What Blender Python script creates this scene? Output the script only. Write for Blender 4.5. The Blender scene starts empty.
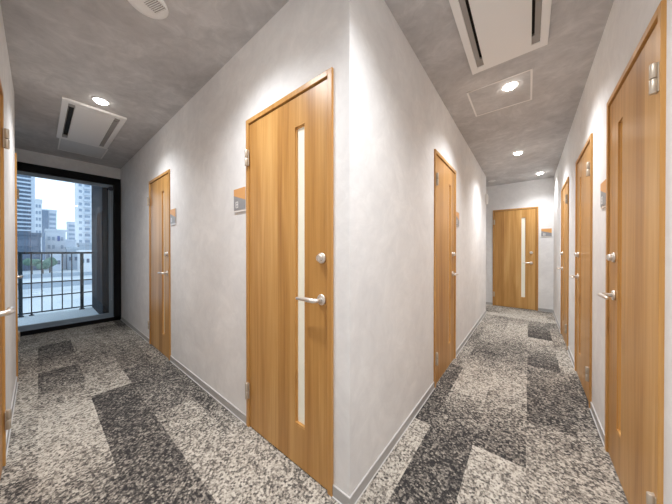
import bpy, bmesh, math, random
from mathutils import Vector, Matrix
random.seed(7)
S = bpy.context.scene
COL = S.collection
PI = math.pi

# ------------------------------------------------------------------ helpers
class MB:
    """collects shapes in one bmesh, build() links them as one mesh object"""
    def __init__(self): self.bm = bmesh.new()
    def box(self, x0, x1, y0, y1, z0, z1):
        v = [self.bm.verts.new(p) for p in ((x0,y0,z0),(x1,y0,z0),(x1,y1,z0),(x0,y1,z0),(x0,y0,z1),(x1,y0,z1),(x1,y1,z1),(x0,y1,z1))]
        for f in ((3,2,1,0),(4,5,6,7),(0,1,5,4),(1,2,6,5),(2,3,7,6),(3,0,4,7)):
            self.bm.faces.new([v[i] for i in f])
        return self
    def bbox(self, x0, x1, y0, y1, z0, z1, b=.004, seg=2):
        t = bmesh.new(); m = MB.__new__(MB); m.bm = t
        m.box(x0, x1, y0, y1, z0, z1)
        bmesh.ops.bevel(t, geom=list(t.edges), offset=b, segments=seg, affect='EDGES', profile=.6)
        return self.merge(t)
    def merge(self, t, M=None):
        mp = {}
        for v in t.verts: mp[v] = self.bm.verts.new(M @ v.co if M else v.co)
        for f in t.faces:
            try:
                n = self.bm.faces.new([mp[v] for v in f.verts]); n.smooth = f.smooth
            except ValueError: pass
        t.free(); return self
    def lathe(self, prof, M=None, n=32):
        """profile [(r, h)] turned round local z; r = 0 closes an end"""
        t = bmesh.new(); rings = []
        for r, h in prof:
            if r < 1e-6: rings.append([t.verts.new((0,0,h))])
            else: rings.append([t.verts.new((r*math.cos(2*PI*k/n), r*math.sin(2*PI*k/n), h)) for k in range(n)])
        for a, b, a0, b0 in zip(rings, rings[1:], prof, prof[1:]):
            sm = abs(b0[1]-a0[1]) > .35*abs(b0[0]-a0[0])
            for k in range(n):
                q = (k+1) % n
                if len(a) == 1 and len(b) == 1: continue
                if len(a) == 1: f = t.faces.new([a[0], b[k], b[q]])
                elif len(b) == 1: f = t.faces.new([a[k], a[q], b[0]])
                else: f = t.faces.new([a[k], a[q], b[q], b[k]])
                f.smooth = sm
        bmesh.ops.recalc_face_normals(t, faces=list(t.faces))
        return self.merge(t, M)
    def tube(self, pts, rad, n=14, flat=1.0):
        """swept tube through points, a radius (or list) and a squash in the vertical"""
        pts = [Vector(p) for p in pts]; t = bmesh.new(); rings = []
        rad = rad if isinstance(rad, (list, tuple)) else [rad]*len(pts)
        for i, p in enumerate(pts):
            d = (pts[min(i+1, len(pts)-1)] - pts[max(i-1, 0)]).normalized()
            up = Vector((0,0,1)) if abs(d.z) < .9 else Vector((1,0,0))
            a = d.cross(up).normalized(); b = a.cross(d)
            rings.append([t.verts.new(p + rad[i]*(a*math.cos(2*PI*k/n)*flat + b*math.sin(2*PI*k/n))) for k in range(n)])
        for A, B in zip(rings, rings[1:]):
            for k in range(n):
                f = t.faces.new([A[k], A[(k+1)%n], B[(k+1)%n], B[k]]); f.smooth = True
        t.faces.new(rings[0][::-1]); t.faces.new(rings[-1])
        bmesh.ops.recalc_face_normals(t, faces=list(t.faces))
        return self.merge(t)
    def prism(self, poly, y0, y1):
        """polygon in x, z pushed along y"""
        a = [self.bm.verts.new((x, y0, z)) for x, z in poly]; b = [self.bm.verts.new((x, y1, z)) for x, z in poly]
        self.bm.faces.new(a); self.bm.faces.new(b[::-1]); n = len(poly)
        for k in range(n): self.bm.faces.new([a[k], b[k], b[(k+1)%n], a[(k+1)%n]])
        bmesh.ops.recalc_face_normals(self.bm, faces=list(self.bm.faces))
        return self
    def mesh(self, name, mats):
        me = bpy.data.meshes.new(name); self.bm.normal_update(); self.bm.to_mesh(me); self.bm.free()
        for m in (mats if isinstance(mats, (list, tuple)) else [mats]): me.materials.append(m)
        return me
    def build(self, name, mats, parent=None):
        return link(name, self.mesh(name, mats), parent)

def link(name, data, parent=None):
    o = bpy.data.objects.new(name, data); COL.objects.link(o)
    if parent: o.parent = parent
    return o
def empty(name, loc=(0,0,0), rz=0):
    o = link(name, None); o.location = loc; o.rotation_euler = (0,0,rz); o.empty_display_size = .1; return o
def tag(o, label, cat, group=None, kind=None):
    o['label'] = label; o['category'] = cat
    if group: o['group'] = group
    if kind: o['kind'] = kind
    return o

# ------------------------------------------------------------------ materials
def mat(name, color=(.8,.8,.8), rough=.5, metal=0, spec=.5, emit=None, es=0):
    m = bpy.data.materials.new(name); m.use_nodes = True
    b = m.node_tree.nodes['Principled BSDF']
    b.inputs['Base Color'].default_value = (*color, 1); b.inputs['Roughness'].default_value = rough
    b.inputs['Metallic'].default_value = metal; b.inputs['Specular IOR Level'].default_value = spec
    if emit: b.inputs['Emission Color'].default_value = (*emit, 1); b.inputs['Emission Strength'].default_value = es
    return m
class NT:
    def __init__(self, m): self.t = m.node_tree; self.b = self.t.nodes['Principled BSDF']
    def n(self, typ, **kw):
        x = self.t.nodes.new(typ)
        for k, v in kw.items():
            if k.startswith('i_'): x.inputs[k[2:].replace('_', ' ')].default_value = v
            else: setattr(x, k, v)
        return x
    def l(self, a, b): self.t.links.new(a, b)
    def ramp(self, fac, stops, interp='LINEAR'):
        r = self.n('ShaderNodeValToRGB'); r.color_ramp.interpolation = interp
        e = r.color_ramp.elements
        while len(e) < len(stops): e.new(.5)
        for q, (p, c) in zip(e, stops): q.position = p; q.color = (*c, 1)
        self.l(fac, r.inputs['Fac']); return r.outputs['Color']
    def math(self, op, a, b=None, c=None):
        x = self.n('ShaderNodeMath', operation=op)
        for i, v in enumerate((a, b, c)):
            if v is None: continue
            if hasattr(v, 'is_linked'): self.l(v, x.inputs[i])
            else: x.inputs[i].default_value = v
        return x.outputs[0]
    def mix(self, typ, fac, a, b):
        x = self.n('ShaderNodeMix', data_type='RGBA', blend_type=typ)
        for i, v in ((0, fac), (6, a), (7, b)):
            if hasattr(v, 'is_linked'): self.l(v, x.inputs[i])
            else: x.inputs[i].default_value = v if i == 0 else (*v, 1)
        return x.outputs[2]

def plaster(name, lo, hi, rough=.75, bump=.06):
    """mottled cement-look wallpaper"""
    m = mat(name, hi, rough, spec=.25); t = NT(m)
    tc = t.n('ShaderNodeTexCoord')
    w = t.n('ShaderNodeTexNoise', i_Scale=1.1, i_Detail=3.0)
    t.l(tc.outputs['Object'], w.inputs['Vector'])
    add = t.n('ShaderNodeVectorMath', operation='MULTIPLY_ADD'); add.inputs[1].default_value = (.5,.5,.5)
    t.l(w.outputs['Color'], add.inputs[0]); t.l(tc.outputs['Object'], add.inputs[2])
    a = t.n('ShaderNodeTexNoise', i_Scale=2.4, i_Detail=9.0, i_Roughness=.62)
    t.l(add.outputs[0], a.inputs['Vector'])
    b = t.n('ShaderNodeTexNoise', i_Scale=11.0, i_Detail=8.0, i_Roughness=.68, i_Distortion=.6)
    t.l(add.outputs[0], b.inputs['Vector'])
    f = t.math('ADD', t.math('MULTIPLY', a.outputs['Fac'], .55), t.math('MULTIPLY', b.outputs['Fac'], .45))
    t.l(t.ramp(f, [(.36, lo), (.52, tuple(.5*(p+q) for p, q in zip(lo, hi))), (.64, hi)]), t.b.inputs['Base Color'])
    bp = t.n('ShaderNodeBump', i_Strength=bump, i_Distance=.01); t.l(f, bp.inputs['Height']); t.l(bp.outputs[0], t.b.inputs['Normal'])
    return m
M = {}
M['wall'] = plaster('wall_plaster', (.74,.74,.745), (.88,.88,.878))
M['ceiling'] = plaster('ceiling_plaster', (.43,.42,.42), (.66,.645,.64))
M['skirting'] = mat('grey_vinyl_skirting', (.45,.445,.44), .5)
M['bead'] = mat('pale_caulk_and_highlight', (.66,.65,.64), .5)
M['white'] = mat('white_plastic', (.85,.84,.825), .45)
M['hatch'] = mat('hatch_frame_metal', (.85,.83,.81), .45)
M['vane'] = mat('grey_vane', (.34,.32,.30), .5)
M['dark'] = mat('dark_slot', (.012,.011,.011), .8)
M['black'] = mat('black_window_frame', (.006,.007,.009), .6, spec=.2)
M['alu'] = mat('blue_grey_aluminium', (.30,.38,.46), .4, metal=.3)
M['steel'] = mat('satin_nickel', (.78,.75,.71), .36, metal=.9)
M['hinge'] = mat('champagne_hinge_metal', (.58,.51,.42), .42, metal=.6)
M['pane'] = mat('frosted_pane', (.80,.80,.70), .4, emit=(1,.96,.80), es=.12)  # faint emission stands in for room light behind the glass
M['lamp'] = mat('lit_lens', (1,1,1), .5, emit=(1,.93,.84), es=30)
M['lampoff'] = mat('unlit_lens', (.75,.75,.74), .4)
M['orange'] = mat('orange_sign_print', (.72,.37,.13), .4)
M['signgrey'] = mat('grey_sign_print', (.30,.30,.31), .4)
M['signwhite'] = mat('white_sign_print', (.82,.81,.80), .4)
M['acrylic'] = mat('clear_sign_backing', (.78,.76,.74), .2)
M['rail'] = mat('dark_rail_paint', (.012,.024,.036), .5, spec=.3)
M['balcony'] = mat('balcony_concrete', (.68,.75,.80), .8)
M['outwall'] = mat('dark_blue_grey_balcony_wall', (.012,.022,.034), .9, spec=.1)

def wood(name, shade=1.0, band=True):
    m = mat(name, (.5,.27,.1), .36, spec=.45); t = NT(m)
    tc = t.n('ShaderNodeTexCoord'); oi = t.n('ShaderNodeObjectInfo')
    cm = t.n('ShaderNodeCombineXYZ'); t.l(t.math('MULTIPLY', oi.outputs['Random'], 7.3), cm.inputs[0]); t.l(t.math('MULTIPLY', oi.outputs['Random'], 31.), cm.inputs[2])
    ad = t.n('ShaderNodeVectorMath', operation='ADD'); t.l(tc.outputs['Object'], ad.inputs[0]); t.l(cm.outputs[0], ad.inputs[1])
    def noise(sc, scale, det, rough=.55, dist=0.):
        mp = t.n('ShaderNodeMapping'); mp.inputs['Scale'].default_value = sc
        t.l(ad.outputs[0], mp.inputs['Vector'])
        x = t.n('ShaderNodeTexNoise', i_Scale=scale, i_Detail=det, i_Roughness=rough, i_Distortion=dist)
        t.l(mp.outputs[0], x.inputs['Vector']); return x.outputs['Fac']
    g1 = noise((22,22,.55), 3.0, 5, .6, .35)          # fine long grain
    g2 = noise((5,5,.35), 2.0, 3, .5, .8)             # broad figure
    sx = t.n('ShaderNodeSeparateXYZ'); t.l(ad.outputs[0], sx.inputs[0])
    st = t.math('FLOOR', t.math('MULTIPLY', sx.outputs[0], 10.2))
    wn = t.n('ShaderNodeTexWhiteNoise', noise_dimensions='1D'); t.l(st, wn.inputs['W'])
    k = .22 if band else .0
    f = t.math('ADD', t.math('ADD', t.math('MULTIPLY_ADD', g1, .36, .06), t.math('MULTIPLY', g2, .52)), t.math('MULTIPLY', t.math('SUBTRACT', wn.outputs['Value'], .5), k))
    cols = [(.28, (.35,.160,.040)), (.43, (.48,.243,.068)), (.55, (.57,.310,.098)), (.70, (.68,.41,.155))]
    t.l(t.ramp(f, [(p, tuple(shade*c for c in q)) for p, q in cols]), t.b.inputs['Base Color'])
    bp = t.n('ShaderNodeBump', i_Strength=.04, i_Distance=.003); t.l(g1, bp.inputs['Height']); t.l(bp.outputs[0], t.b.inputs['Normal'])
    return m
M['oak'] = wood('oak_veneer'); M['oak_frame'] = wood('oak_frame_strip', 1.04, False); M['bead_wood'] = wood('pale_bead_wood', 1.15, False)

def carpet():
    m = mat('mottled_plank_carpet', (.4,.37,.34), .95, spec=.1); t = NT(m)
    tc = t.n('ShaderNodeTexCoord'); at = t.n('ShaderNodeAttribute', attribute_name='tone')
    def cells(s):
        v = t.n('ShaderNodeTexVoronoi', i_Scale=s, i_Randomness=.5, voronoi_dimensions='2D'); t.l(tc.outputs['Object'], v.inputs['Vector'])
        x = t.n('ShaderNodeSeparateXYZ'); t.l(v.outputs['Color'], x.inputs[0]); return x.outputs[0]
    c1, c2, c3 = cells(100.), cells(190.), cells(40.)
    cl = t.n('ShaderNodeTexNoise', i_Scale=9., i_Detail=3.); t.l(tc.outputs['Object'], cl.inputs['Vector'])
    r = t.math('ADD', t.math('ADD', t.math('MULTIPLY', t.math('SUBTRACT', c1, .5), .60), t.math('MULTIPLY', t.math('SUBTRACT', c2, .5), .34)),
               t.math('ADD', t.math('MULTIPLY', t.math('SUBTRACT', c3, .5), .12), t.math('MULTIPLY', t.math('SUBTRACT', cl.outputs['Fac'], .5), .42)))
    v = t.math('ADD', r, t.math('MULTIPLY_ADD', at.outputs['Fac'], .66, .20))
    t.l(t.ramp(v, [(.05, (.64,.605,.54)), (.30, (.455,.42,.365)), (.48, (.275,.25,.22)), (.66, (.13,.12,.11)), (.92, (.042,.040,.041))]), t.b.inputs['Base Color'])
    bp = t.n('ShaderNodeBump', i_Strength=.15, i_Distance=.003); t.l(c2, bp.inputs['Height']); t.l(bp.outputs[0], t.b.inputs['Normal'])
    return m
M['carpet'] = carpet()

def glass():
    m = bpy.data.materials.new('window_glass'); m.use_nodes = True; nt = m.node_tree
    nt.nodes.clear(); o = nt.nodes.new('ShaderNodeOutputMaterial'); mx = nt.nodes.new('ShaderNodeMixShader')
    tr = nt.nodes.new('ShaderNodeBsdfTransparent'); gl = nt.nodes.new('ShaderNodeBsdfGlossy'); fr = nt.nodes.new('ShaderNodeFresnel')
    tr.inputs[0].default_value = (.88,.95,1,1); gl.inputs['Roughness'].default_value = .0; fr.inputs[0].default_value = 1.7
    nt.links.new(fr.outputs[0], mx.inputs[0]); nt.links.new(tr.outputs[0], mx.inputs[1]); nt.links.new(gl.outputs[0], mx.inputs[2]); nt.links.new(mx.outputs[0], o.inputs[0])
    return m
M['glass'] = glass()

# ------------------------------------------------------------------ measures
H = 2.4965            # ceiling
W = .969              # the far wall of the right-hand corridor
V = -.983             # the far wall of the left-hand corridor
LY = 5.105            # end wall of the right-hand corridor
BE = 4.30             # where the right-hand corridor turns off
LX = -4.66            # window wall
NY = -1.36            # window recess
DW, DH = .728, 1.983  # door frame, outside

# ------------------------------------------------------------------ doors
FW = .028
def frame_mesh():
    m = MB()
    for x0, x1 in ((0, FW), (DW-FW, DW)): m.bbox(x0, x1, -.012, .095, .0, DH, .0025)
    m.bbox(FW-.001, DW-FW+.001, -.012, .095, DH-FW, DH, .0025)
    for x0, x1 in ((FW-.001, FW+.016), (DW-FW-.016, DW-FW+.001)): m.box(x0, x1, .036, .08, 0, DH-FW)
    m.box(FW, DW-FW, .036, .08, DH-FW-.016, DH-FW+.001); m.box(FW, DW-FW, .034, .08, 0, .02)
    return m.mesh('door_frame', M['oak_frame'])
X0, X1, Z0, Z1 = FW+.003, DW-FW-.003, .006, DH-FW-.008
SW0, SW1, SZ0, SZ1 = DW-.262, DW-.190, .217, 1.792       # the glazed slot (handle at the high-x side)
def leaf_mesh(f):
    m = MB(); a, b = (SW0, SW1) if f > 0 else (DW-SW1, DW-SW0)
    m.box(X0, a, -.003, .033, Z0, Z1); m.box(b, X1, -.003, .033, Z0, Z1)
    m.box(a, b, -.003, .033, Z0, SZ0); m.box(a, b, -.003, .033, SZ1, Z1)
    bmesh.ops.remove_doubles(m.bm, verts=list(m.bm.verts), dist=1e-5)
    return m.mesh('door_leaf', M['oak'])
def pane_mesh(f):
    a, b = (SW0, SW1) if f > 0 else (DW-SW1, DW-SW0)
    return MB().box(a-.001, b+.001, .012, .018, SZ0-.001, SZ1+.001).mesh('glass_pane', M['pane'])
def slot_bead_mesh(f):
    a, b = (SW0, SW1) if f > 0 else (DW-SW1, DW-SW0); m = MB()
    m.box(a, a+.006, .004, .012, SZ0, SZ1); m.box(b-.006, b, .004, .012, SZ0, SZ1)
    m.prism([(a, SZ0), (b, SZ0), (b, SZ0+.012), (a, SZ0+.012)], -.002, .012); m.box(a, b, .004, .012, SZ1-.006, SZ1)
    return m.mesh('glazing_bead', M['bead_wood'])
OUT = Matrix.Rotation(PI/2, 4, 'X')        # lathe axis to -y, out of the door
def put(x, z): return Matrix.Translation((x, -.003, z)) @ OUT
def lever_mesh(f, o):
    hx = DW-o if f > 0 else o; z = .905; s = -f
    m = MB(); p = [(hx, -.008, z), (hx, -.030, z), (hx+s*.003, -.043, z), (hx+s*.011, -.052, z), (hx+s*.026, -.056, z+.001),
                   (hx+s*.060, -.056, z+.002), (hx+s*.095, -.055, z+.001), (hx+s*.122, -.052, z-.001), (hx+s*.132, -.049, z-.002)]
    m.tube(p, [.0105,.0100,.0105,.0115,.0115,.0105,.0092,.0078,.0045], 16)
    return m.mesh('lever_handle', M['steel'])
def rose_mesh(f, z, o):
    hx = DW-o if f > 0 else o
    return MB().lathe([(0,0),(.026,0),(.0262,.005),(.0240,.009),(.012,.0105),(0,.0105)], put(hx, z)).mesh('rose', M['steel'])
def lock_mesh(f, o):
    hx = DW-o if f > 0 else o; m = MB()
    m.lathe([(0,.008),(.0165,.008),(.0175,.012),(.0180,.020),(.0165,.0240),(0,.0245)], put(hx, 1.105))
    m.bbox(hx-.003, hx+.003, -.0325, -.0265, 1.094, 1.116, .0015)
    return m.mesh('lock_knob', M['steel'])
def hinge_mesh(f, z):
    cx = FW-.006 if f > 0 else DW-FW+.006; m = MB(); T = lambda h: Matrix.Translation((cx, -.021, h))
    for a, b in ((z-.052, z-.002), (z+.001, z+.052)):
        m.lathe([(0,a),(.0085,a),(.0098,a+.002),(.0098,b-.002),(.0085,b),(0,b)], T(0), 20)
    m.box(cx-.0015, cx+.0015, -.020, .0, z-.050, z+.050)
    m.bbox(cx+f*.002-.014, cx+f*.002+.014, -.0145, -.0105, z-.050, z+.050, .001, 1)
    return m.mesh('hinge', M['hinge'])
cache = {}
FM = frame_mesh()
def meshes(f, o):
    if (f, o) not in cache:
        cache[f, o] = dict(leaf=leaf_mesh(f), pane=pane_mesh(f), bead=slot_bead_mesh(f), lever=lever_mesh(f, o), r1=rose_mesh(f, .905, o), r2=rose_mesh(f, 1.105, o), lock=lock_mesh(f, o), h1=hinge_mesh(f, 1.735), h2=hinge_mesh(f, .240))
    return cache[f, o]
NDOOR = [0]
def door(loc, rz, f, label, o=.14):
    """f = 1: handle at local +x; the door faces local -y"""
    NDOOR[0] += 1; c = meshes(f, o)
    d = empty('door_%d' % NDOOR[0], loc, rz); tag(d, label, 'door', 'oak corridor doors', 'structure')
    link('door_frame', FM, d); lf = link('door_leaf', c['leaf'], d)
    g = link('glass_pane', c['pane'], lf); g['label'] = 'tall narrow strip of frosted cream glass'
    link('glazing_bead', c['bead'], lf)
    lv = link('lever_handle', c['lever'], d); lv['label'] = 'satin metal lever handle'; link('rose', c['r1'], lv)
    lk = link('lock_knob', c['lock'], d); lk['label'] = 'round satin metal lock knob'; link('rose', c['r2'], lk)
    link('hinge', c['h1'], d); link('hinge', c['h2'], d)
    return d
A1, A2, B1, E1, R1, R2, R3 = -.819, -3.006, 1.199, .026, .459, 1.633, 2.933
V1, V2 = -.844, -2.846
door((A1,0,0), 0, 1, 'oak door nearest the wall corner, with lever, knob and full frosted strip in view', .070)
door((A2,0,0), 0, 1, 'oak door standing beyond the nearest one, on the same wall towards the window', .085)
door((0,B1,0), PI/2, 1, 'oak door alone on the wall leading from the corner to the end door', .12)
door((E1,LY,0), 0, 1, 'oak door seen face on, closing the far end of the corridor', .105)
door((W,R1+DW,0), -PI/2, -1, 'oak door at the right edge, nearest of the three in that row')
door((W,R2+DW,0), -PI/2, -1, 'oak door in the middle of the three along the right wall')
door((W,R3+DW,0), -PI/2, -1, 'oak door furthest back of the three along the right wall')
door((V1,V,0), PI, -1, 'oak door cut off by the left edge, with two hinges and a lever tip showing', .07)
d2 = door((V2,V-.030,0), PI, -1, 'oak door near the window, edge on, only its knob, lever and frame edge visible', .10)
MB().bbox(-.0005, -.016, -.040, .095, 0, DH, .002).build('corner_jamb', M['oak_frame'], d2)

# ------------------------------------------------------------------ the shell
def struct(o, label, cat, kind='structure'): return tag(o, label, cat, None, kind)
def span_wall(m, axis, lo, hi, c0, c1, gaps, top=H):
    """wall along an axis between lo and hi, c0..c1 its thickness, with door holes"""
    def bx(a, b, z0, z1):
        if b - a < 1e-4: return
        m.box(a, b, c0, c1, z0, z1) if axis == 'x' else m.box(c0, c1, a, b, z0, z1)
    p = lo
    for g in sorted(gaps):
        bx(p, g, 0, top); bx(g, g+DW, DH, top); p = g+DW
    bx(p, hi, 0, top)
E_ = .0008
m = MB(); span_wall(m, 'x', LX-.10, 0, 0, .10, [A1, A2]); struct(m.build('wall_middle', M['wall']), 'pale grey mottled wall with two oak doors running from the corner to the window', 'wall')
m = MB(); span_wall(m, 'y', .10, BE, -.10, 0, [B1]); struct(m.build('wall_center', M['wall']), 'pale grey mottled wall with one oak door, from the corner down the corridor', 'wall')
m = MB(); span_wall(m, 'y', V-.10, LY+.10, W, W+.10, [R1, R2, R3]); struct(m.build('wall_right', M['wall']), 'pale grey mottled wall with a row of three oak doors at the right', 'wall')
m = MB(); span_wall(m, 'x', -1.3, W, LY, LY+.10, [E1]); struct(m.build('wall_back', M['wall']), 'pale grey end wall around the far oak door', 'wall')
m = MB(); span_wall(m, 'x', -2.846, W, V-.10, V, [V1-DW]); m.box(-3.62, V2-DW, V-.13, V-.03, 0, H); m.box(V2-DW, -2.846, V-.13, V-.03, DH, H)
m.box(-3.62, -3.52, NY, V-.13, 0, H); m.box(LX-.1, -3.52, NY-.1, NY, 0, H)
struct(m.build('wall_left', M['wall']), 'pale grey wall at the left edge with two doors seen almost edge on', 'wall')
m = MB(); m.box(-1.3, -.10, BE-.1, BE, 0, H); m.box(-1.4, -1.3, BE-.1, LY+.1, 0, H); struct(m.build('wall_branch', M['wall']), 'pale grey side passage walls turning off before the end door', 'wall')
m = MB(); m.box(LX-.10, LX, NY, 0, 2.305, H); struct(m.build('wall_window', M['wall']), 'grey band of wall above the black window frame', 'wall')
m = MB(); m.box(LX-.1, W+.1, NY-.1, .1, H, H+.1); m.box(-1.4, W+.1, .1, LY+.1, H, H+.1)
struct(m.build('ceiling', M['ceiling']), 'mottled grey cement look ceiling over both corridors', 'ceiling')

# carpet planks: 0.25 m x 1 m, each dyed in a gradient along its length
def floor():
    bm = bmesh.new(); lay = bm.verts.layers.float.new('tone')
    def quad(x0, x1, y0, y1, t00, t10, t11, t01):
        vs = []
        for (x, y, t) in ((x0,y0,t00),(x1,y0,t10),(x1,y1,t11),(x0,y1,t01)):
            v = bm.verts.new((x, y, 0)); v[lay] = t; vs.append(v)
        bm.faces.new(vs)
    def lerp(tab, s):
        for (a, ta), (b, tb) in zip(tab, tab[1:]):
            if a <= s <= b: return ta + (tb-ta)*(s-a)/(b-a)
        return tab[-1][1]
    def row(axis, c0, c1, lo, hi, planks):
        """planks: [(start, end, [(fraction, tone) ...])]"""
        for a, b, tab in planks:
            n = 8
            for k in range(n):
                s0, s1 = a+(b-a)*k/n, a+(b-a)*(k+1)/n
                q0, q1 = max(s0, lo), min(s1, hi)
                if q1-q0 < 1e-5: continue
                t0, t1 = lerp(tab, (q0-a)/(b-a)), lerp(tab, (q1-a)/(b-a))
                if axis == 'x': quad(q0, q1, c0, c1, t0, t1, t1, t0)
                else: quad(c0, c1, q0, q1, t0, t0, t1, t1)
    def fill(start, n, tabs):
        return [(start+i, start+i+1, tabs[i % len(tabs)]) for i in range(n)]
    D = lambda *v: [(i/(len(v)-1), t) for i, t in enumerate(v)]
    Lx = LX-.1
    left = [
        (NY-.1, -1.115, -4.9, [D(.3,.6,.4), D(.7,.5,.2), D(.5,.3,.6), D(.2,.6,.5), D(.6,.4,.4)]),
        (-1.115, -.865, -5.35, [D(.4,.3,.3), D(.5,.4,.5), D(.6,.4,.3), D(.25,.3,.45), D(.55,.6,.45), D(.5,.5,.5)]),
        (-.865, -.605, -4.93, [D(.35,.3,.45), D(.85,.8,.5), D(.95,.6,.15), D(.12,.15,.62), D(.7,.5,.3)]),
        (-.605, -.355, -5.05, [D(.3,.2,.4), D(.25,.45,.7), D(.65,.45,.25), D(.92,.90,.82), D(.82,.7,.4), D(.4,.5,.5)]),
        (-.355, -.11, -5.40, [D(.5,.4,.3), D(.75,.35,.4), D(.5,.68,.75), D(.78,.8,.62), D(.45,.30,.22), D(.35,.5,.5)]),
        (-.11, .10, -4.75, [D(.85,.8,.35), D(.3,.5,.65), D(.5,.7,.8), D(.85,.7,.25), D(.28,.3,.4)]),
    ]
    for y0, y1, st, tabs in left: row('x', y0, y1, Lx, 0, fill(st, 6, tabs))
    right = [
        (0, .118, -1.25, [D(.5,.4,.4), D(.35,.25,.2), D(.85,.8,.75), D(.45,.4,.75), D(.7,.5,.3), D(.4,.4,.5)]),
        (.118, .36, -.75, [D(.5,.6,.8), D(.85,.85,.35), D(.15,.25,.7), D(.85,.5,.3), D(.3,.4,.6)]),
        (.36, .605, -1.26, [D(.4,.4,.4), D(.45,.25,.15), D(.82,.45,.15), D(.25,.6,.65), D(.6,.25,.2), D(.3,.5,.4)]),
        (.605, .85, -.80, [D(.4,.3,.5), D(.25,.3,.5), D(.80,.75,.55), D(1.,.55,.15), D(1.,.8,.4)]),
        (.85, W+.1, -1.77, [D(.5,.4,.5), D(.4,.5,.6), D(.35,.35,.4), D(.5,.85,.6), D(.3,.25,.6), D(.3,.5,.7), D(.5,.5,.4)]),
    ]
    for x0, x1, st, tabs in right: row('y', x0, x1, NY-.1 if False else V-.1, 4.20, fill(st, 7, tabs))
    for i, (y0, y1) in enumerate(((4.20,4.42),(4.42,4.67),(4.67,4.92),(4.92,5.21))):
        row('x', y0, y1, -1.4, W+.1, fill((-1.6,-1.15,-1.4,-1.9)[i], 4, [[D(.2,.3,.1),D(.2,.1,.05),D(.1,.1,.45)],[D(.7,.8,.5),D(.75,.15,.1),D(.35,.55,.7)],[D(.3,.4,.2),D(.6,.3,.15),D(.2,.3,.4)],[D(.5,.6,.7),D(.8,.2,.2),D(.3,.5,.5)]][i]))
    me = bpy.data.meshes.new('floor'); bm.to_mesh(me); bm.free(); me.materials.append(M['carpet'])
    return link('floor', me)
struct(floor(), 'carpet of mottled grey and beige planks, dark and light patches', 'floor')

# skirting: a grey strip, pale caulk at the carpet, highlight painted along the top
def skirting(name, axis, lo, hi, c, out, gaps, label):
    m = MB(); b = MB(); p = lo; t = .007*out; pieces = []
    for g in sorted(gaps):
        pieces.append((p, g)); p = g+DW
    pieces.append((p, hi))
    for a, q in pieces:
        if q-a < .004: continue
        lo_, hi_ = sorted((c+.0005*out, c+t)); l2, h2 = sorted((c+t*.9, c+t+.0045*out)); l3, h3 = sorted((c+.0005*out, c+t*.75))
        if axis == 'x':
            m.box(a, q, lo_, hi_, .0005, .052); b.box(a, q, l2, h2, .0005, .004); b.box(a, q, l3, h3, .0518, .0545)
        else:
            m.box(lo_, hi_, a, q, .0005, .052); b.box(l2, h2, a, q, .0005, .004); b.box(l3, h3, a, q, .0518, .0545)
    o = struct(m.build(name, M['skirting']), label, 'skirting')
    s = b.build('edge_strip', M['bead'], o); s['label'] = 'pale caulk line at the carpet and painted highlight along the skirting top'
skirting('baseboard_middle', 'x', LX+.002, .007, 0, -1, [A1, A2], 'grey skirting under the wall between the corner and the window')
skirting('baseboard_center', 'y', .0005, BE, 0, 1, [B1], 'grey skirting from the corner down the corridor')
skirting('baseboard_right', 'y', V+.01, LY-.01, W, -1, [R1, R2, R3], 'grey skirting between the three doors on the right')
skirting('baseboard_back', 'x', -1.29, W-.01, LY, -1, [E1], 'grey skirting either side of the end door')
skirting('baseboard_left', 'x', -2.83, W-.01, V, 1, [V1-DW], 'grey skirting under the left edge wall')

# ------------------------------------------------------------------ window
win = empty('window_1', (LX, 0, 0)); struct(win, 'floor to ceiling window in a black frame onto a balcony', 'window')
m = MB(); m.box(-.10, .012, NY, -.002, 2.215, 2.305); m.box(-.10, .012, -.088, -.002, .0, 2.216); m.box(-.10, .012, NY, NY+.07, 0, 2.216); m.box(-.10, .012, NY, -.002, .0005, .058)
m.box(.004, .022, NY, -.002, 2.300, 2.318)
fr = m.build('window_frame', M['black'], win); fr['label'] = 'matt black outer frame'
m = MB(); m.bbox(-.085, -.045, -.140, -.087, .057, 2.216, .003); m.bbox(-.085, -.045, NY+.069, NY+.12, .057, 2.216, .003); m.bbox(-.0845, -.0455, NY+.1, -.1, .057, .125, .003); m.bbox(-.0845, -.0455, NY+.1, -.1, 2.165, 2.2155, .003)
m.bbox(-.046, -.005, NY+.07, -.088, .0575, .068, .002)
sash = m.build('sash', M['alu'], win); sash['label'] = 'blue grey aluminium sash'
gl = MB().box(-.068, -.062, NY+.115, -.135, .12, 2.17).build('glass_pane', M['glass'], sash)
m = MB(); m.lathe([(0,0),(.020,0),(.030,.008),(.034,.022),(.030,.036),(.016,.044),(0,.045)], Matrix.Translation((-.046, -.118, 2.150)) @ Matrix.Rotation(PI/2, 4, 'Y'), 24)
br = m.build('blind_bracket', mat('dark_bracket', (.05,.06,.09), .4), win)
m = MB(); m.tube([(-.028, -.118, 2.13), (-.028, -.118, 1.2), (-.028, -.118, .35)], .0035, 8); m.tube([(-.028, -.112, .35), (-.028, -.118, .33), (-.028, -.124, .35)], .004, 8)
m.build('pull_cord', mat('pale_cord', (.55,.62,.68), .5), br)

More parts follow.
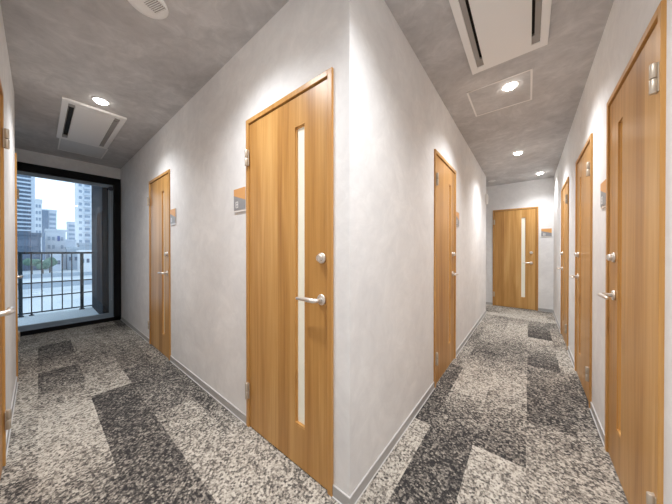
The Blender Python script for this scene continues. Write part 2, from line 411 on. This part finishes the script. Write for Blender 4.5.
# ------------------------------------------------------------------ balcony
bal = MB().box(-6.15, LX-.1, -2.6, .25, -.12, .05).build('balcony_floor', M['balcony']); struct(bal, 'pale concrete balcony floor outside the window', 'balcony')
bw = MB().box(-6.00, LX-.1, -.21, .10, .05, 2.7).build('balcony_wall', M['outwall']); struct(bw, 'dark blue grey balcony side wall beyond the glass', 'wall')
struct(MB().box(-6.15, LX-.1, -2.6, .25, 2.62, 2.75).build('balcony_ceiling', M['balcony']), 'underside of the balcony above', 'ceiling')
rl = empty('balcony_railing', (-5.90, 0, .05)); tag(rl, 'dark metal railing with thin bars standing on the balcony edge', 'railing')
MB().bbox(-.022, .022, -2.55, -.211, 1.035, 1.070, .005).build('top_rail', M['rail'], rl)
for z in (.035, .300, .535): MB().box(-.010, .010, -2.55, -.211, z, z+.020).build('cross_bar', M['rail'], rl)
for y in (-.352, -1.048, -1.744, -2.44):
    m = MB(); m.bbox(-.022, .022, y-.022, y+.022, 0, 1.04, .003); m.bbox(-.045, .045, y-.035, y+.035, 0, .012, .003)
    m.build('post', M['rail'], rl)
yy = [-.478, -.594, -.714, -.825, -.936, -1.164, -1.28, -1.396, -1.512, -1.628]
for i, y in enumerate(yy):
    m = MB(); m.tube([(0, y, .035), (0, y, .5), (0, y, 1.04)], .0075, 8)
    if i == 4: m.lathe([(0,0),(.03,0),(.03,.01),(.012,.02),(.012,.04),(0,.04)], Matrix.Translation((0, y, 0)), 12)
    m.build('baluster', M['rail'], rl)

# ------------------------------------------------------------------ the city
GZ = -5.0
def plain(n, c, r=.8): return mat(n, c, r)
gm = mat('pale_ground', (.74,.77,.80), .9); t = NT(gm)
tc = t.n('ShaderNodeTexCoord'); nz = t.n('ShaderNodeTexNoise', i_Scale=.12, i_Detail=4.); t.l(tc.outputs['Object'], nz.inputs['Vector'])
t.l(t.ramp(nz.outputs['Fac'], [(.3, (.37,.43,.49)), (.6, (.50,.56,.61))]), t.b.inputs['Base Color'])
struct(MB().box(-420, -7, -160, 160, GZ-.5, GZ).build('street_ground', gm), 'bright pale street and forecourt far below the balcony', 'ground')
C = dict(blue=plain('blue_grey_facade', (.16,.22,.31)), pale=plain('pale_facade', (.50,.57,.66)), white=plain('white_facade', (.64,.69,.75)), dark=plain('dark_slate_facade', (.09,.13,.19)),
         band=plain('pale_balcony_front', (.46,.55,.66)), win=plain('dark_window_glass', (.10,.14,.21), .2), lite=plain('light_window_glass', (.24,.32,.43), .3), sign=plain('blue_board', (.06,.12,.34)), mid=plain('mid_grey_facade', (.33,.40,.48)))  # distance haze is put into these pale bluish facade colours
def tower(name, x, y0, y1, top, depth, body, label, cat='building', group=None):
    o = empty(name, (x, (y0+y1)/2, GZ)); tag(o, label, cat, group); h = (y1-y0)/2
    MB().box(-depth, 0, -h, h, 0, top-GZ).build('wall', C[body], o)
    MB().box(-depth-.2, .2, -h-.2, h+.2, top-GZ, top-GZ+.8).build('parapet', C[body], o)
    return o, h
# tall tower with balcony bands
o, h = tower('apartment_tower', -300, -42, -3.1, 112, 26, 'blue', 'tall blue grey apartment tower with balcony bands, left of the open sky')
for k in range(34):
    z = 9 + k*3.05
    MB().box(0, 1.4, -h, h-1.3, z, z+1.15).build('balcony', C['band'], o)
    MB().box(0, .12, -h+.5, h-1.9, z+1.25, z+2.7).build('window', C['win'], o)
MB().box(-14, .6, h-1.3, h+.6, 0, 117).build('stair_core', C['pale'], o)
o, h = tower('podium_block', -120, -16, -.45, 6.0, 14, 'dark', 'low dark slate block in front of the tall tower')
for k in range(2): MB().box(0, .15, -h+.6, h-.6, 3.5+k*4, 5.6+k*4).build('window', C['win'], o)
o, h = tower('slim_building', -200, -2.05, .25, 27.5, 12, 'white', 'slim white building beside the tall tower')
for k in range(8):
    for y in (-.55, .5):
        MB().box(0, .15, y-.32, y+.32, 5+k*3.4, 6.6+k*3.4).build('window', C['lite'], o)
o, h = tower('office_block', -250, .6, 6.9, 28.0, 14, 'pale', 'two toned office block, blue grey half and pale half')
MB().box(-10, .8, -h, -h+2.7, 0, 33).build('dark_bay', C['blue'], o)
for k in range(9): MB().box(0, .2, -h+3.1, h-.4, 5+k*3.1, 6.6+k*3.1).build('window', C['lite'], o)
o, h = tower('clinic_building', -130, .72, 5.3, 8.0, 12, 'pale', 'low pale building with a small blue board on its front')
for k in range(3):
    for y in (-1.6, -.6, 1.4): MB().box(0, .12, y-.32, y+.32, 4.+k*2.9, 5.3+k*2.9).build('window', C['lite'], o)
MB().box(0, .25, .3, .9, 9.6, 11.4).build('signboard', C['sign'], o)
o, h = tower('distant_block', -265, 12.7, 16.8, 22.0, 12, 'pale', 'faint pale block in the distance under the white sky')
for k in range(6): MB().box(0, .2, -h+.5, h-.5, 8+k*3.2, 9.6+k*3.2).build('window', C['lite'], o)
o, h = tower('white_tower', -170, 11.1, 24, 60, 15, 'white', 'white tower with stacked balconies and dark windows beside the balcony wall')
for k in range(19):
    z = 6 + k*3.05
    MB().box(0, 1.0, -h+2.0, -h+4.4, z, z+1.1).build('balcony', C['pale'], o)
    for a, b in ((-h+.4, -h+1.4), (-h+2.3, -h+4.2)): MB().box(0, .12, a, b, z+1.1, z+2.4).build('window', C['lite'], o)
for i, (x, y0, y1, top, body, lab) in enumerate([(-115, 4.9, 7.6, 1.6, 'mid', 'small grey house roof between the blue board building and the white tower'), (-105, 6.9, 9.4, .6, 'white', 'small white flat roofed house below the white tower'),
                                               (-140, 5.6, 8.4, 4.8, 'pale', 'pale three storey house behind the small grey house'), (-122, 8.1, 12.5, 3.2, 'mid', 'grey house below the white tower against the balcony wall'), (-112, 1.6, 3.6, -.6, 'pale', 'low pale shed in front of the low building with the blue board')]):
    o, h = tower('small_house', x, y0, y1, top, 7, body, lab, 'house')
    for y in (-h*.5, h*.4): MB().box(0, .12, y-.3, y+.3, (top-GZ)*.45, (top-GZ)*.45+1.2).build('window', C['win'], o)
lm = mat('hedge_green', (.09,.17,.14), .9); tk = mat('tree_bark', (.10,.08,.07), .9)
for x, y, r, lab in [(-100, -2.0, 1.5, 'green tree below the dark block, leftmost through the glass'), (-98, -.2, 1.15, 'green tree between two railing bars, second along'), (-104, 1.1, 1.5, 'green tree in front of the low building with the blue board')]:
    o = empty('street_tree', (x, y, GZ)); tag(o, lab, 'tree', 'trees along the street'); random.seed(int(-x*7))
    b = bmesh.new()
    for _ in range(7):
        s = r*random.uniform(.45, .75); q = bmesh.ops.create_icosphere(b, subdivisions=2, radius=s)
        off = Vector((random.uniform(-.6,.6)*r, random.uniform(-.6,.6)*r, 2.3+random.uniform(-.5,.7)*r))
        for v in q['verts']: v.co = v.co*random.uniform(.88,1.12) + off
    mm = MB.__new__(MB); mm.bm = b; mm.build('crown', lm, o)
    MB().tube([(0,0,0),(.05,0,1.1),(0,.05,2.2)], [.16,.12,.07], 8).build('trunk', tk, o)
for x, y0, y1 in ((-62, -12, 14), (-86, -12, 18)):
    o = struct(MB().box(x-.18, x+.18, y0, y1, GZ, GZ+.9).build('trim_%d' % int(-x), C['mid']), 'low grey guard rail line across the pale street', 'barrier')

# ------------------------------------------------------------------ ceiling things
def downlight(x, y, label, lit=True, power=30, rz=0):
    o = empty('downlight', (x, y, H)); tag(o, label, 'ceiling light', 'round recessed downlights')
    MB().lathe([(.046,-.001),(.048,-.004),(.058,-.004),(.061,-.0005),(.055,0),(.047,0)], None, 40).build('trim_ring', M['white'], o)
    MB().lathe([(0,-.0240),(.016,-.0232),(.030,-.0195),(.040,-.0130),(.0458,-.0050),(.047,-.0008),(0,-.0008)], None, 32).build('lens', M['lamp'] if lit else M['lampoff'], o)  # lens widened and domed so its shape takes in the lamp's glare
    if lit:
        ld = bpy.data.lights.new('lamp_beam', 'SPOT'); ld.energy = power; ld.color = (.975,.985,1); ld.spot_size = math.radians(132); ld.spot_blend = 1.0; ld.shadow_soft_size = .05
        l = link('lamp_beam', ld, o); l.location = (0,0,-.032)
    return o
PW = 90
downlight(.489, 1.582, 'lit round downlight beside the access hatch, nearest in the corridor of the end door', True, PW)
downlight(.492, 3.318, 'lit round downlight second along towards the end door', True, PW*1.2)
downlight(.761, 4.631, 'small lit downlight just before the end door', True, PW*.7)
downlight(.051, 4.674, 'unlit downlight in the side passage, tucked behind the wall end', False)
downlight(-2.408, -.498, 'lit round downlight above the corner of the smaller air unit, towards the window', True, PW*.85)
downlight(-.60, -.50, 'lit round downlight overhead by the nearest oak door', True, PW)
downlight(.489, -.15, 'lit round downlight overhead at the meeting of the corridors', True, PW)

def air_unit(x0, x1, y0, y1, along, label, gap=(.014, .014)):
    """flat ceiling cassette: frame, raised centre panel, two slots with vanes"""
    o = empty('air_conditioner', ((x0+x1)/2, (y0+y1)/2, H), 0 if along == 'y' else PI/2); tag(o, label, 'air conditioner', 'ceiling air conditioners')
    w, l = ((x1-x0)/2, (y1-y0)/2) if along == 'y' else ((y1-y0)/2, (x1-x0)/2)
    s0, s1, e = w-.082, w-.040, l-.058
    m = MB()
    for s in (-1, 1):
        a, b = sorted((s*s1, s*w)); m.bbox(a, b, -l, l, -.022, -.0005, .003)
        a, b = sorted((-w, w)); m.bbox(-s1-.001, s1+.001, *sorted((s*e, s*l)), -.0215, -.0005, .003)
    m.build('panel_frame', M['white'], o)
    MB().bbox(-s0, s0, -e+.002, e-.002, -.024, -.0005, .003).build('centre_panel', M['white'], o)
    for s in (-1, 1):
        a, b = sorted((s*s0, s*s1)); sl = MB().box(a-.0005, b+.0005, -e, e, -.0035, -.0005).build('air_slot', M['dark'], o)
        m = MB(); n = .018
        a, b = (s*(s0+gap[s > 0]), s*(s1-.001))
        m.prism([(a, -.0195), (b, -.0135), (b, -.0165), (a, -.0225)][::1], -e+.08, e-.08)
        for q in (-1, 1): m.box(*sorted((s*s0, s*s1)), *sorted((q*(e-.075), q*e)), -.016, -.004)
        m.build('vane', M['vane'], sl)
    return o
air_unit(.276, .705, .075, 1.216, 'y', 'large ceiling air unit with two long slots, cut off by the top edge')
air_unit(-3.722, -2.580, -.722, -.288, 'x', 'white ceiling air unit with two slots, near the window end', (.036, .002))

def hatch(x0, x1, y0, y1, label, pm, fm=None):
    o = empty('access_hatch', ((x0+x1)/2, (y0+y1)/2, H)); tag(o, label, 'access hatch', 'ceiling access hatches'); w, l = (x1-x0)/2, (y1-y0)/2; m = MB(); b = .013
    m.box(-w, w, -l, -l+b, -.003, -.0003); m.box(-w, w, l-b, l, -.003, -.0003); m.box(-w, -w+b, -l, l, -.0029, -.0003); m.box(w-b, w, -l, l, -.0029, -.0003)
    m.build('hatch_frame', fm or M['hatch'], o)
    MB().box(-w+b+.002, w-b-.002, -l+b+.002, l-b-.002, -.0022, -.0003).build('hatch_panel', pm, o)
hatch(.192, .632, 1.452, 1.920, 'square access hatch in the ceiling round the nearest lit downlight', M['ceiling'])
hatch(-4.290, -3.755, -.695, -.268, 'pale access hatch between the air unit and the window', mat('smooth_hatch_panel', (.66,.66,.66), .5))

vt = empty('ceiling_vent', (-1.012, -.482, H)); tag(vt, 'round cream air vent with slats on the ceiling, cut by the top edge', 'air vent')
MB().lathe([(0,-.016),(.060,-.016),(.080,-.013),(.094,-.006),(.098,-.0005),(0,-.0005)], None, 48).build('cover', M['white'], vt)
RT = Matrix.Rotation(.35, 4, 'Z')
m = MB(); m.box(-.040, .040, -.032, .032, -.0166, -.0155); me = m.mesh('grille_recess', M['vane']); me.transform(Matrix.Translation((.028, .030, 0)) @ RT); gr = link('grille_recess', me, vt)
for k in range(7):
    y = -.028 + k*.0093
    m = MB(); m.box(-.040, .040, y-.0016, y+.0016, -.0195, -.0160); me = m.mesh('slat', M['white']); me.transform(Matrix.Translation((.028, .030, 0)) @ RT); link('slat', me, gr)

# ------------------------------------------------------------------ wall things
def sign(loc, rz, label):
    o = empty('door_sign', loc, rz); tag(o, label, 'sign', 'room signs by the doors'); s = .073
    MB().bbox(-s-.002, s+.002, -.008, -.0005, -s-.012, s+.002, .002).build('backing', M['acrylic'], o)
    MB().prism([(-s, s), (s, s), (s, -.012), (-s, .030)], -.0098, -.0078).build('colour_panel', M['orange'], o)
    g = MB().prism([(-s, .030), (s, -.012), (s, -s+.002), (-s, -s+.002)], -.0098, -.0078).build('number_panel', M['signgrey'], o)
    m = MB()                                               # the pale mark low on the grey panel
    for x in (-.044, -.020):
        m.box(x-.004, x+.004, -.0104, -.0097, -.056, -.012)
    for z in (-.016, -.034, -.054): m.box(-.044, -.020, -.0104, -.0097, z-.003, z+.003)
    m.build('number_mark', M['signwhite'], g)
Z = 1.487
sign((-.902, 0, Z), 0, 'square orange and grey room sign beside the nearest door, hinge side')
sign((-2.180, 0, Z), 0, 'square orange and grey room sign by the door nearer the window')
sign((0, 2.000, Z), PI/2, 'orange and grey room sign seen edge on past the lone corridor door')
sign((.868, LY, Z-.005), 0, 'orange and grey room sign to the right of the end door')
sign((W, 1.262, Z-.005), -PI/2, 'room sign seen edge on between the two nearest doors at the right')
bx = empty('wall_box', (0, 4.225, 2.07)); tag(bx, 'small white box high on the wall end, just before the side passage', 'wall unit')
MB().bbox(.0005, .034, -.065, .065, -.085, .085, .006).build('housing', M['white'], bx)
MB().bbox(.034, .037, -.050, .050, -.060, .060, .001).build('face_plate', M['hatch'], bx)

# ------------------------------------------------------------------ sky and camera
w = bpy.data.worlds.new('overcast_sky'); S.world = w; w.use_nodes = True
b = w.node_tree.nodes['Background']; b.inputs[0].default_value = (.88,.94,1.0,1); b.inputs[1].default_value = 1.9
cam = bpy.data.cameras.new('camera'); co = link('camera', cam); S.camera = co
cam.sensor_width = 36; cam.lens = 239.46/672*36; cam.clip_start = .02; cam.clip_end = 1000
co.location = (.6138, -.8568, 1.14); co.rotation_euler = (math.radians(90-.2856), 0, math.radians(38.85))
S.view_settings.view_transform = 'Standard'; S.view_settings.look = 'None'; S.view_settings.gamma = 1; S.view_settings.exposure = 0; S.view_settings.use_curve_mapping = False
S.cycles.max_bounces = 12; S.cycles.diffuse_bounces = 8; S.cycles.glossy_bounces = 4; S.cycles.transparent_max_bounces = 8
